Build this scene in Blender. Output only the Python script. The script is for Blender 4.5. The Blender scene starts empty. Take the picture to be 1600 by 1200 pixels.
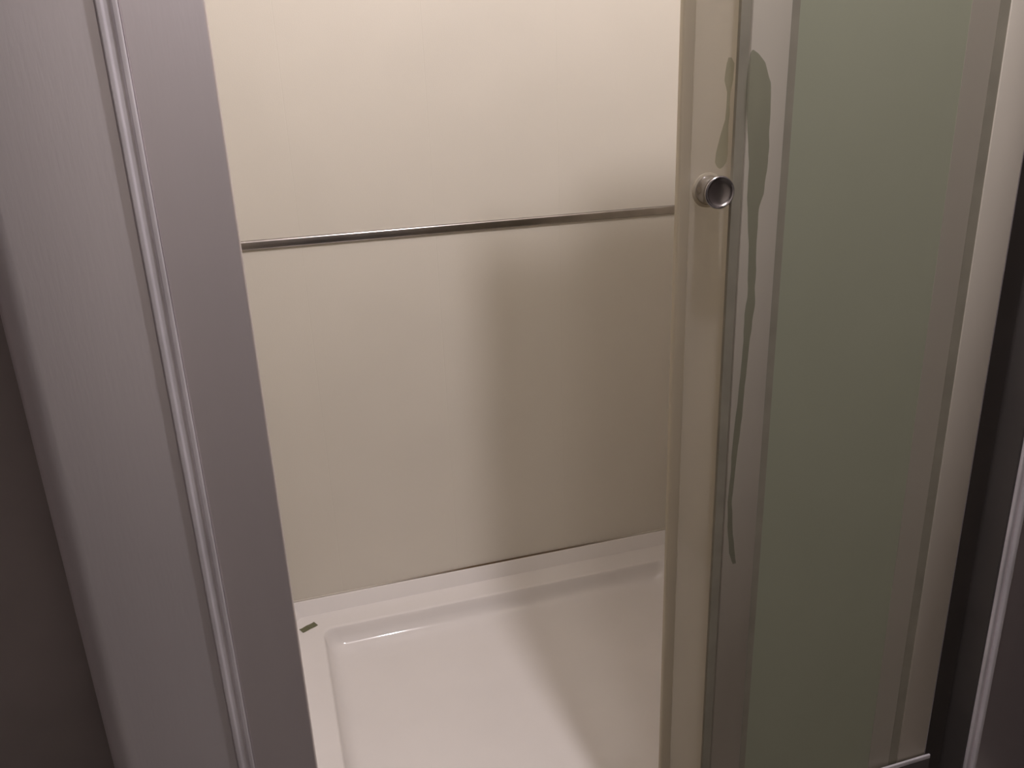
import bpy, bmesh, math, random
from mathutils import Matrix, Vector, noise

# ------------------------------------------------------------------ camera
S = bpy.context.scene
col = S.collection
R = ((0.95540065, -0.13248313, 0.26392626),
     (-0.29301852, -0.31413214, 0.90302871),
     (-0.03672877, -0.9400899, -0.3389419))
cam_data = bpy.data.cameras.new('camera')
cam = bpy.data.objects.new('camera', cam_data)
col.objects.link(cam)
cam.matrix_world = Matrix(((R[0][0], -R[0][1], -R[0][2], 0.0),
                           (R[1][0], -R[1][1], -R[1][2], 0.0),
                           (R[2][0], -R[2][1], -R[2][2], 0.0),
                           (0, 0, 0, 1)))
cam_data.sensor_width = 36.0
cam_data.lens = 1306.5 * 36.0 / 1600.0
cam_data.clip_start = 0.01
S.camera = cam

# ------------------------------------------------------------------ world, lamp, exposure
world = bpy.data.worlds.new('world')
S.world = world
world.use_nodes = True
world.node_tree.nodes['Background'].inputs[0].default_value = (1.0, 0.93, 0.9, 1)
world.node_tree.nodes['Background'].inputs[1].default_value = 0.02

def lamp(name, loc, power, radius, colour):
    d = bpy.data.lights.new(name, 'POINT')
    d.energy = power; d.shadow_soft_size = radius; d.color = colour
    o = bpy.data.objects.new(name, d); col.objects.link(o); o.location = loc
    return o
lamp('ceiling_lamp', (0.438, 0.54, 1.10), 53.0, 0.022, (1.0, 0.93, 0.99))

S.view_settings.view_transform = 'Standard'
S.view_settings.look = 'None'
S.view_settings.gamma = 1.0
S.view_settings.use_curve_mapping = False
S.view_settings.exposure = 0.0
S.cycles.use_denoising = True
S.cycles.max_bounces = 10
S.cycles.transparent_max_bounces = 16
S.cycles.sample_clamp_indirect = 4.0

# ------------------------------------------------------------------ materials
def new_mat(name):
    m = bpy.data.materials.new(name); m.use_nodes = True
    nt = m.node_tree
    return m, nt, nt.nodes['Principled BSDF'], nt.nodes['Material Output']

def surface(name, colour, rough=0.5, metallic=0.0, var=0.06, scale=8.0, bump=0.0, bump_scale=120.0,
            stretch=(1, 1, 1), coat=0.0, spec=0.5):
    m, nt, b, out = new_mat(name)
    N, L = nt.nodes, nt.links
    tc = N.new('ShaderNodeTexCoord')
    mp = N.new('ShaderNodeMapping'); mp.inputs['Scale'].default_value = stretch
    L.new(tc.outputs['Object'], mp.inputs['Vector'])
    nz = N.new('ShaderNodeTexNoise'); nz.inputs['Scale'].default_value = scale; nz.inputs['Detail'].default_value = 4
    L.new(mp.outputs[0], nz.inputs['Vector'])
    rp = N.new('ShaderNodeValToRGB')
    rp.color_ramp.elements[0].position = 0.3; rp.color_ramp.elements[1].position = 0.7
    rp.color_ramp.elements[0].color = tuple(c * (1 - var) for c in colour) + (1,)
    rp.color_ramp.elements[1].color = tuple(min(1, c * (1 + var)) for c in colour) + (1,)
    L.new(nz.outputs['Fac'], rp.inputs[0]); L.new(rp.outputs[0], b.inputs['Base Color'])
    b.inputs['Roughness'].default_value = rough
    b.inputs['Metallic'].default_value = metallic
    b.inputs['Specular IOR Level'].default_value = spec
    b.inputs['Coat Weight'].default_value = coat
    if bump:
        n2 = N.new('ShaderNodeTexNoise'); n2.inputs['Scale'].default_value = bump_scale
        L.new(mp.outputs[0], n2.inputs['Vector'])
        bp = N.new('ShaderNodeBump'); bp.inputs['Strength'].default_value = bump; bp.inputs['Distance'].default_value = 0.001
        L.new(n2.outputs['Fac'], bp.inputs['Height']); L.new(bp.outputs[0], b.inputs['Normal'])
    return m

def hazy(name, tint, film, fac, rough=0.25, through=0.5, gloss=0.04):
    """thin clear pane under a dull film: part see-through, part scattering"""
    m, nt, b, out = new_mat(name)
    N, L = nt.nodes, nt.links
    N.remove(b)
    tr = N.new('ShaderNodeBsdfTransparent'); tr.inputs[0].default_value = tint + (1,)
    df = N.new('ShaderNodeBsdfDiffuse'); df.inputs[0].default_value = film + (1,)
    tl = N.new('ShaderNodeBsdfTranslucent'); tl.inputs[0].default_value = film + (1,)
    m1 = N.new('ShaderNodeMixShader'); m1.inputs[0].default_value = through
    L.new(df.outputs[0], m1.inputs[1]); L.new(tl.outputs[0], m1.inputs[2])
    m2 = N.new('ShaderNodeMixShader')
    tc = N.new('ShaderNodeTexCoord')
    nz = N.new('ShaderNodeTexNoise'); nz.inputs['Scale'].default_value = 9.0; nz.inputs['Detail'].default_value = 5
    L.new(tc.outputs['Object'], nz.inputs['Vector'])
    mr = N.new('ShaderNodeMapRange'); mr.inputs['To Min'].default_value = fac - 0.04; mr.inputs['To Max'].default_value = fac + 0.04
    L.new(nz.outputs['Fac'], mr.inputs['Value']); L.new(mr.outputs[0], m2.inputs[0])
    L.new(tr.outputs[0], m2.inputs[1]); L.new(m1.outputs[0], m2.inputs[2])
    gl = N.new('ShaderNodeBsdfGlossy'); gl.inputs['Roughness'].default_value = rough
    gl.inputs[0].default_value = (1, 1, 1, 1)
    m3 = N.new('ShaderNodeMixShader'); m3.inputs[0].default_value = gloss
    L.new(m2.outputs[0], m3.inputs[1]); L.new(gl.outputs[0], m3.inputs[2])
    L.new(m3.outputs[0], out.inputs['Surface'])
    return m

M = {}
M['panel'] = surface('white wall panel', (0.71, 0.665, 0.575), rough=0.42, var=0.02, scale=5, bump=0.15, bump_scale=500, spec=0.3)
M['tray'] = surface('white acrylic', (0.83, 0.79, 0.755), rough=0.055, var=0.015, scale=9, spec=0.5)
M['alu'] = surface('satin aluminium', (0.93, 0.885, 0.90), rough=0.36, metallic=0.7, var=0.06, scale=6,
                   bump=0.12, bump_scale=260, stretch=(1, 1, 0.15))
M['alu_smooth'] = surface('smooth aluminium', (0.86, 0.80, 0.79), rough=0.36, metallic=1.0, var=0.06, scale=6, stretch=(1, 1, 0.15))
M['alu_dull'] = surface('dull satin aluminium', (0.74, 0.69, 0.685), rough=0.60, metallic=0.93, spec=0.1, var=0.06, scale=6,
                   bump=0.12, bump_scale=260, stretch=(1, 1, 0.15))
M['bead'] = surface('bright aluminium bead', (0.86, 0.82, 0.84), rough=0.3, metallic=0.3, var=0.15, scale=30, stretch=(1, 1, 0.3))
M['chrome'] = surface('chrome', (0.50, 0.48, 0.48), rough=0.12, metallic=1.0, var=0.03, scale=20)
M['chrome_worn'] = surface('worn chrome', (0.42, 0.39, 0.37), rough=0.24, metallic=1.0, var=0.18, scale=14)
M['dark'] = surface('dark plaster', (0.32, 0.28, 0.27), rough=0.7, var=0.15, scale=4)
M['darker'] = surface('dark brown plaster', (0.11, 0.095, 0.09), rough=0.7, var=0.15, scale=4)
M['paint'] = surface('grey paint', (0.47, 0.44, 0.40), rough=0.6, var=0.04, scale=4)
M['ceiling'] = surface('ceiling paint', (0.42, 0.40, 0.36), rough=0.8, var=0.03)
M['floor'] = surface('grey floor tile', (0.12, 0.11, 0.10), rough=0.5, var=0.12, scale=6)
M['clear'] = hazy('filmed clear glass', (0.90, 0.90, 0.86), (0.64, 0.595, 0.525), 0.54)
M['seal'] = hazy('translucent vinyl', (0.85, 0.84, 0.78), (0.78, 0.72, 0.60), 0.6)
M['green'] = hazy('frosted green glass', (0.78, 0.84, 0.72), (0.435, 0.452, 0.335), 0.90, through=0.04, gloss=0.012)
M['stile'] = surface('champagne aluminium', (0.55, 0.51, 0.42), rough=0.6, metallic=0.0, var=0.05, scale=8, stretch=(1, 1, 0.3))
M['stile_lit'] = surface('lit champagne aluminium', (0.68, 0.63, 0.53), rough=0.6, metallic=0.0, var=0.05, scale=8, stretch=(1, 1, 0.3))  # same stile finish, raised in colour so the right stile looks better lit
M['track'] = surface('dark aluminium', (0.09, 0.08, 0.075), rough=0.6, metallic=0.0, spec=0.2, var=0.1, scale=8)  # also serves as painted-in shade on the right inner stile
M['band'] = hazy('dull etched band', (0.95, 0.94, 0.90), (0.62, 0.575, 0.48), 0.6, through=0.05)
M['gasket'] = surface('dark gasket', (0.30, 0.28, 0.215), rough=0.8, var=0.1, scale=20)
M['streak'] = hazy('water streak', (0.93, 0.945, 0.91), (0.30, 0.30, 0.25), 0.12)
M['mildew'] = surface('aged silicone', (0.62, 0.57, 0.50), rough=0.6, var=0.05, scale=6)
def stain_along_x(m, x0, x1, colour):
    """a brown stain along the middle of the bead, fading towards its ends"""
    nt = m.node_tree; N, L = nt.nodes, nt.links
    b = N['Principled BSDF']; src = b.inputs['Base Color'].links[0].from_socket
    g = N.new('ShaderNodeTexCoord'); sp = N.new('ShaderNodeSeparateXYZ'); L.new(g.outputs['Object'], sp.inputs[0])
    rp = N.new('ShaderNodeValToRGB'); e = rp.color_ramp.elements
    mr = N.new('ShaderNodeMapRange'); mr.inputs['From Min'].default_value = x0; mr.inputs['From Max'].default_value = x1
    L.new(sp.outputs['X'], mr.inputs['Value']); L.new(mr.outputs[0], rp.inputs[0])
    e[0].position = 0.0; e[0].color = (0, 0, 0, 1); e[1].position = 1.0; e[1].color = (0, 0, 0, 1)
    k = e.new(0.35); k.color = (1, 1, 1, 1); k = e.new(0.7); k.color = (.9, .9, .9, 1)
    mx = N.new('ShaderNodeMix'); mx.data_type = 'RGBA'
    L.new(rp.outputs[0], mx.inputs['Factor']); L.new(src, mx.inputs['A']); mx.inputs['B'].default_value = colour + (1,)
    L.new(mx.outputs['Result'], b.inputs['Base Color'])
stain_along_x(M['mildew'], 0.12, 0.80, (0.12, 0.075, 0.035))
M['scrap'] = surface('olive green foil', (0.14, 0.14, 0.075), rough=0.4, var=0.25, scale=200)

# ------------------------------------------------------------------ helpers
def link(name, bm, mat, parent=None, smooth=True, angle=40):
    me = bpy.data.meshes.new(name)
    bmesh.ops.recalc_face_normals(bm, faces=bm.faces)
    if smooth:
        for e in bm.edges:
            if len(e.link_faces) == 2 and e.calc_face_angle(0) > math.radians(angle):
                e.smooth = False
        for f in bm.faces: f.smooth = True
    bm.to_mesh(me); bm.free()
    me.materials.append(mat)
    o = bpy.data.objects.new(name, me); col.objects.link(o)
    if parent:
        o.parent = parent
        if parent.type == 'EMPTY': o.matrix_parent_inverse = Matrix.Translation(-parent.location)
        else: o.matrix_parent_inverse = parent.matrix_world.inverted()
    return o

def box_bm(x0, x1, y0, y1, z0, z1, bev=0.0, seg=2):
    bm = bmesh.new()
    bmesh.ops.create_cube(bm, size=1)
    for v in bm.verts:
        v.co = Vector(((x0 + x1) / 2 + v.co.x * (x1 - x0), (y0 + y1) / 2 + v.co.y * (y1 - y0), (z0 + z1) / 2 + v.co.z * (z1 - z0)))
    if bev:
        bmesh.ops.bevel(bm, geom=bm.edges[:], offset=bev, segments=seg, affect='EDGES', profile=0.5)
    return bm

def prism_bm(pts, z0, z1, rows=1):
    """closed XY profile extruded along Z"""
    bm = bmesh.new()
    rings = []
    for k in range(rows + 1):
        z = z0 + (z1 - z0) * k / rows
        rings.append([bm.verts.new((x, y, z)) for x, y in pts])
    n = len(pts)
    for a, b in zip(rings, rings[1:]):
        for i in range(n):
            bm.faces.new((a[i], a[(i + 1) % n], b[(i + 1) % n], b[i]))
    bm.faces.new(rings[0][::-1]); bm.faces.new(rings[-1])
    return bm

def round_poly(pts):
    """pts: (x, y, r); rounds each corner by r"""
    out = []
    n = len(pts)
    for i, (x, y, r) in enumerate(pts):
        p = Vector((x, y)); a = Vector(pts[i - 1][:2]); b = Vector(pts[(i + 1) % n][:2])
        if r <= 0:
            out.append((x, y)); continue
        da = (a - p).normalized(); db = (b - p).normalized()
        ang = da.angle(db); t = r / math.tan(ang / 2)
        p0 = p + da * t; p1 = p + db * t
        c = p + (da + db).normalized() * (r / math.sin(ang / 2))
        a0 = math.atan2(p0.y - c.y, p0.x - c.x); a1 = math.atan2(p1.y - c.y, p1.x - c.x)
        d = (a1 - a0 + math.pi) % (2 * math.pi) - math.pi
        k = 8
        for j in range(k + 1):
            th = a0 + d * j / k
            out.append((c.x + r * math.cos(th), c.y + r * math.sin(th)))
    return out

def lathe_bm(prof, origin, axis, seg=48):
    """prof: (radius, distance along axis); axis a unit Vector"""
    bm = bmesh.new()
    q = Vector((0, 0, 1)).rotation_difference(axis)
    rings = []
    for r, h in prof:
        if r < 1e-6:
            rings.append([bm.verts.new(q @ Vector((0, 0, h)) + origin)])
        else:
            rings.append([bm.verts.new(q @ Vector((r * math.cos(2 * math.pi * i / seg), r * math.sin(2 * math.pi * i / seg), h)) + origin) for i in range(seg)])
    for a, b in zip(rings, rings[1:]):
        for i in range(seg):
            j = (i + 1) % seg
            if len(a) == 1 and len(b) == 1: continue
            if len(a) == 1: bm.faces.new((a[0], b[i], b[j]))
            elif len(b) == 1: bm.faces.new((a[i], a[j], b[0]))
            else: bm.faces.new((a[i], a[j], b[j], b[i]))
    return bm

def structure(name, bm, mat, smooth=False):
    o = link(name, bm, mat, None, smooth)
    o['kind'] = 'structure'
    return o

def tag(o, label, cat, group=None):
    o['label'] = label; o['category'] = cat
    if group: o['group'] = group
    return o

def thing(name, loc, label, cat):
    o = bpy.data.objects.new(name, None); col.objects.link(o); o.location = loc
    o.empty_display_size = 0.05
    return tag(o, label, cat)

# ------------------------------------------------------------------ setting
ZF, ZC = -1.20, 1.30                 # floor, ceiling
XL, XR, YB = -0.055, 0.872, 1.63     # inside faces of the shower
structure('floor', box_bm(-1.1, 1.35, -1.1, 1.75, ZF - 0.1, ZF), M['floor'])
structure('ceiling', box_bm(-1.1, 1.35, -1.1, 1.75, ZC, ZC + 0.1), M['ceiling'])
# panelled back wall: boards with narrow vertical seams
prof = [(XL - 0.1, YB)]
for sx in (0.071, 0.331, 0.591):
    prof += [(sx - 0.0012, YB), (sx - 0.0004, YB + 0.00016), (sx + 0.0004, YB + 0.00016), (sx + 0.0012, YB)]
prof += [(XR + 0.11, YB), (XR + 0.11, YB + 0.1), (XL - 0.1, YB + 0.1)]
structure('wall_back', prism_bm(prof, ZF, ZC), M['panel'])
structure('wall_left', box_bm(XL - 0.1, XL, 0.87, YB, ZF, ZC), M['panel'])
structure('wall_right', box_bm(XR, XR + 0.11, 0.87, YB, ZF, ZC), M['panel'])
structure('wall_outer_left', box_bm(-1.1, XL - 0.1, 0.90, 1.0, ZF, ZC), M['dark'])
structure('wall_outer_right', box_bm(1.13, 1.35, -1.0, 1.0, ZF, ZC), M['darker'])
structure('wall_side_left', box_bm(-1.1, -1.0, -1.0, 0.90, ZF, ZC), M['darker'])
structure('wall_front', box_bm(-1.1, 1.35, -1.1, -1.0, ZF, ZC), M['paint'])

# ------------------------------------------------------------------ shower tray
ZR = -1.0715                          # rim height
def rrect(x0, x1, y0, y1, r, n=8):
    pts = []
    for cx, cy, a0 in ((x1 - r, y1 - r, 0), (x0 + r, y1 - r, 90), (x0 + r, y0 + r, 180), (x1 - r, y0 + r, 270)):
        for k in range(n + 1):
            a = math.radians(a0 + 90 * k / n)
            pts.append((cx + r * math.cos(a), cy + r * math.sin(a)))
        if a0 == 90: pts += [(x0, 0.97), (x0, 0.95)]
        if a0 == 270: pts += [(x1, 0.95), (x1, 0.97)]
    return pts

def make_tray():
    bm = bmesh.new()
    def ring(x0, x1, y0, y1, r, z, zfront=None):
        out = []
        for x, y in rrect(x0, x1, y0, y1, r):
            zz = z
            if zfront is not None and y < 0.96: zz = zfront
            out.append(bm.verts.new((x, y, zz)))
        return out
    ix0, ix1, iy0, iy1 = 0.0155, 0.815, 0.905, 1.5495
    rings = [ring(XL + .002, XR - .002, 0.775, YB - .002, .004, ZF + 0.001),
             ring(XL + .002, XR - .002, 0.775, YB - .002, .004, -1.0445, -1.0445),
             ring(XL + .0045, XR - .0045, 0.778, YB - .0045, .006, -1.0425, -1.0425),
             ring(XL + .007, XR - .007, 0.780, YB - .007, .008, -1.0440, -1.0424),
             ring(XL + .020, XR - .020, 0.793, YB - .0225, .016, ZR + .0006, -1.0424),
             ring(XL + .023, XR - .023, 0.797, YB - .026, .018, ZR, -1.0424)]
    for off, dz in ((-.006, 0), (-.0025, .0004), (0, .0018), (.0016, .0045), (.003, .010), (.006, .020),
                    (.010, .029), (.017, .0365), (.027, .0415), (.042, .044),  (.08, .0455), (.2, .0475), (.255, .049)):
        if off > .1: rings.append(ring(ix0 + off, ix1 - off, iy0 + off, iy1 - off, .02, ZR - dz))
        else: rings.append(ring(ix0 + off, ix1 - off, iy0 + off, iy1 - off, max(.006, .024 + off * .3), ZR - dz))
    for a, b in zip(rings, rings[1:]):
        n = len(a)
        for i in range(n):
            bm.faces.new((a[i], a[(i + 1) % n], b[(i + 1) % n], b[i]))
    bm.faces.new(rings[-1]); bm.faces.new(rings[0][::-1])
    return bm
tray = thing('shower_tray', (0.4, 1.2, ZF), 'white acrylic shower tray with a raised rim, filling the shower floor', 'shower tray')
link('tray_basin', make_tray(), M['tray'], tray, angle=26)
bm = box_bm(XL + 0.004, XR - 0.004, YB - 0.0042, YB + 0.0, -1.0425, -1.0405)
link('sealant_line', bm, M['mildew'], tray)['label'] = 'brown stained sealant line along the back edge'

# scrap lying on the tray's left rim near the back corner
bm = bmesh.new()
c = Vector((-0.0125, 1.566)); u = Vector((0.026, 0.0135)).normalized(); w = Vector((-u.y, u.x))
rows = []
for k in range(7):
    t = (k / 6 - .5)
    row = []
    for s in (-.5, -.17, .17, .5):
        p = c + u * (t * .036) + w * (s * .0155)
        row.append((p.x, p.y, ZR + .0006 + .0010 * math.cos(t * 5) ** 2 + .0005 * s))
    rows.append(row)
top = [[bm.verts.new(p) for p in r] for r in rows]
bot = [[bm.verts.new((p[0], p[1], p[2] - .0005)) for p in r] for r in rows]
for g, flip in ((top, False), (bot, True)):
    for a, b in zip(g, g[1:]):
        for i in range(3):
            q = (a[i], a[i + 1], b[i + 1], b[i])
            bm.faces.new(q[::-1] if flip else q)
edge_t = [r[0] for r in top] + top[-1][1:] + [r[3] for r in top[::-1]][1:] + top[0][::-1][1:-1]
edge_b = [r[0] for r in bot] + bot[-1][1:] + [r[3] for r in bot[::-1]][1:] + bot[0][::-1][1:-1]
for i in range(len(edge_t)):
    j = (i + 1) % len(edge_t)
    bm.faces.new((edge_t[i], edge_t[j], edge_b[j], edge_b[i]))
tag(link('foil_scrap', bm, M['scrap']), 'small olive green strip lying on the back left corner of the white tray rim', 'scrap')

# ------------------------------------------------------------------ chrome rail across the back wall
rail = thing('wall_rail', (0.41, YB, -0.267), 'slim horizontal chrome rail across the white shower wall', 'rail')
rp = [(0.0, -0.0088), (0.0030, -0.0088), (0.0043, -0.0080), (0.0050, -0.0064), (0.0056, 0.0040), (0.0054, 0.0056), (0.0046, 0.0072), (0.0032, 0.0083), (0.0, 0.0086)]
bm = bmesh.new()
ends = []
for x in (-0.040, 0.862):
    ends.append([bm.verts.new((x, YB - d, -0.2668 + h)) for d, h in rp])
n = len(rp)
for i in range(n):
    bm.faces.new((ends[0][i], ends[0][(i + 1) % n], ends[1][(i + 1) % n], ends[1][i]))
bm.faces.new(ends[0]); bm.faces.new(ends[1][::-1])
link('bar', bm, M['chrome_worn'], rail, angle=60)
for x0, x1 in ((-0.052, -0.0395), (0.8575, 0.870)):
    link('end_cap', box_bm(x0, x1, YB - 0.0075, YB, -0.2765, -0.2570, 0.0015), M['alu'], rail)['label'] = 'dull grey end cap'

# ------------------------------------------------------------------ frame posts
ZT = 0.78
Z0 = -1.0420
def mx(pts, f): return [(f(x), y, r) for x, y, r in pts]

left_post = thing('frame_post', (-0.1, 0.84, Z0), 'wide satin grey aluminium post on the left, with a bright vertical bead', 'frame post')
# inner stile: gently sloping face from the bead to the opening
link('inner_stile', prism_bm(round_poly([(-0.0195, 0.8235, .003), (-0.0195, 0.868, 0), (-0.086, 0.868, 0), (-0.086, 0.8065, .002)]), Z0, ZT), M['alu_dull'], left_post, angle=50)
link('bead', prism_bm(round_poly([(-0.086, 0.8040, .0015), (-0.086, 0.862, 0), (-0.1030, 0.862, 0), (-0.1030, 0.8035, .0015), (-0.0985, 0.8035, .0015), (-0.0970, 0.8060, .001), (-0.0920, 0.8060, .001), (-0.0905, 0.8040, .0015)]), Z0, ZT), M['bead'], left_post, angle=50)['label'] = 'bright narrow bead'
link('wall_channel', prism_bm(round_poly([(-0.1030, 0.8085, .002), (-0.1030, 0.862, 0), (-0.232, 0.862, 0), (-0.234, 0.8085, .028)]), Z0, ZT), M['alu'], left_post, angle=50)

right_post = thing('frame_post', (0.97, 0.84, ZF), 'dark-looking aluminium post on the right, beside the green glass', 'frame post')
link('inner_stile', prism_bm([(0.8735, 0.858), (0.971, 0.858), (0.971, 0.816), (0.975, 0.816), (0.975, 0.868), (0.8735, 0.868)], ZF, ZT), M['track'], right_post)  # near-black colour and side return stand in for shade in the recess
for x0, x1 in ((0.975, 0.983), (0.9905, 0.9995)):
    link('bead', prism_bm(round_poly([(x0, 0.8120, .003), (x0, 0.862, 0), (x1, 0.862, 0), (x1, 0.8120, .003)]), ZF, ZT), M['bead'], right_post, angle=50)['label'] = 'bright narrow bead'
link('bead_groove', prism_bm([(0.983, 0.817), (0.983, 0.862), (0.9905, 0.862), (0.9905, 0.817)], ZF, ZT), M['alu'], right_post)
link('wall_channel', prism_bm(round_poly([(0.9995, 0.8165, .002), (0.9995, 0.862, 0), (1.129, 0.862, 0), (1.129, 0.8165, .010)]), ZF, ZT), M['alu_smooth'], right_post, angle=50)

# ------------------------------------------------------------------ bottom track
track = thing('bottom_track', (0.44, 0.83, Z0), 'dark aluminium track under the glass along the front of the tray', 'door track')
link('track_body', box_bm(-0.019, 0.8730, 0.788, 0.856, Z0, -0.9960, 0.001), M['track'], track)
link('track_lip', box_bm(-0.019, 0.8730, 0.788, 0.7915, -0.9960, -0.9885, 0.001), M['bead'], track)['label'] = 'thin bright upper lip'

# ------------------------------------------------------------------ sliding door, parked behind the fixed panel
YD = 0.820
ZD0, ZD1 = -0.9955, 0.735
door = thing('sliding_door', (0.65, YD, ZD0), 'clear sliding glass shower door with a chrome knob', 'shower door')
pane = link('glass_pane', box_bm(0.434, 0.866, YD - 0.003, YD + 0.003, ZD0, ZD1), M['clear'], door)
link('edge_seal', prism_bm(round_poly([(0.4305, YD - .0045, .003), (0.4305, YD + .0045, .003), (0.445, YD + .0045, .001), (0.445, YD - .0045, .001)]), ZD0, ZD1), M['seal'], door)['label'] = 'translucent vinyl edge strip'

# knob: flared chrome with a dished face
ko = Vector((0.4665, YD - 0.003, -0.1165))
ax = Vector((0, -1, 0))
knob = link('knob', lathe_bm([(0, 0), (.0145, 0), (.0155, .001), (.0155, .003), (.0146, .0045), (.0146, .013), (.0150, .018), (.0160, .0215),
                              (.0170, .0236), (.0173, .0250), (.0170, .0262), (.0158, .0268), (.0146, .0262)], ko, ax), M['chrome'], door, angle=50)
link('knob_face', lathe_bm([(.0146, .0262), (.0136, .0248), (.011, .0236), (.006, .0228), (0, .0226)], ko, ax), M['chrome_worn'], knob, angle=50)
link('knob_washer', lathe_bm([(0, -.0), (.0185, -.0), (.0185, .0012), (.0175, .0018), (0, .0018)], ko, ax), M['seal'], knob)['label'] = 'translucent washer'

# dried water streaks
def streak(path, y):
    """path: (x, z, half width) down a surface facing -Y at depth y"""
    bm = bmesh.new()
    pts = []
    for (a, b) in zip(path, path[1:]):
        for k in range(6):
            t = k / 6
            pts.append(tuple(a[i] + (b[i] - a[i]) * t for i in range(3)))
    pts.append(path[-1])
    rows = []
    for i, (x, z, w) in enumerate(pts):
        j = .0012 * noise.noise(Vector((x * 90, z * 60, 3)))
        j2 = .0012 * noise.noise(Vector((x * 90, z * 60, 9)))
        rows.append([bm.verts.new((x - w + j, y - .0004, z)), bm.verts.new((x + w + j2, y - .0004, z)),
                     bm.verts.new((x + w + j2, y - .0001, z)), bm.verts.new((x - w + j, y - .0001, z))])
    for a, b in zip(rows, rows[1:]):
        for k in range(4):
            bm.faces.new((a[k], a[(k + 1) % 4], b[(k + 1) % 4], b[k]))
    bm.faces.new(rows[0]); bm.faces.new(rows[-1][::-1])
    return bm
link('water_streak', streak([(.4855, .016, .002), (.4865, .010, .0045), (.4860, -.006, .005), (.4868, -.018, .002), (.4860, -.045, .0018),
                             (.4835, -.060, .005), (.4815, -.078, .007), (.4805, -.088, .0068), (.4803, -.093, .004), (.4803, -.095, .001)], YD - .003), M['streak'], door)

# ------------------------------------------------------------------ fixed panel in front of it
YP = 0.800
ZP0, ZP1 = -0.9958, 0.775
panel = thing('fixed_panel', (0.68, YP, ZP0), 'fixed panel of frosted green glass on the right, in front of the clear door', 'glass panel')
link('gasket', box_bm(0.4850, 0.4963, YP - 0.002, YP + 0.003, ZP0, ZP1), M['gasket'], panel)['label'] = 'dark edge strip'
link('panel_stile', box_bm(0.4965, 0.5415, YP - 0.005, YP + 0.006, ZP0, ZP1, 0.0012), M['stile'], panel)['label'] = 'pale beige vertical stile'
link('gasket', box_bm(0.5415, 0.5515, YP - 0.0032, YP + 0.004, ZP0, ZP1), M['gasket'], panel)['label'] = 'dark edge strip'
link('glass_pane', box_bm(0.5515, 0.8035, YP - 0.0025, YP + 0.0025, ZP0, ZP1), M['green'], panel)['label'] = 'frosted green glass'
link('frosted_band', box_bm(0.766, 0.8033, YP - 0.0032, YP - 0.0026, ZP0, ZP1), M['band'], panel)['label'] = 'dull beige band on the glass'
link('gasket', box_bm(0.8037, 0.8180, YP - 0.0032, YP + 0.004, ZP0, ZP1), M['gasket'], panel)['label'] = 'dark edge strip'
link('panel_stile', box_bm(0.8182, 0.8680, YP - 0.005, YP + 0.006, ZP0, ZP1, 0.0012), M['stile_lit'], panel)['label'] = 'pale beige vertical stile'
link('edge_trim', box_bm(0.8700, 0.8725, YP - 0.002, YP + 0.010, ZP0, ZP1, 0.0006), M['alu'], panel)['label'] = 'thin grey edge trim'
# the long stain: broad near the top, then a thin trail that wanders down the stile
P = lambda x, z, w: (x * .9756 - .0015, z * .9756, w * .9756)
link('water_streak', streak([P(*p) for p in ((.513, .0225, .001), (.5145, .019, .005), (.518, .010, .0095), (.522, -.010, .0145), (.523, -.040, .0145), (.5255, -.060, .013), (.527, -.090, .012),
                             (.526, -.125, .010), (.524, -.140, .007), (.526, -.180, .005), (.5285, -.240, .005), (.527, -.262, .006), (.526, -.29, .004),
                             (.523, -.36, .004), (.5185, -.44, .0035), (.516, -.50, .003), (.518, -.535, .003), (.523, -.575, .004), (.528, -.592, .002))], YP - .005), M['streak'], panel)
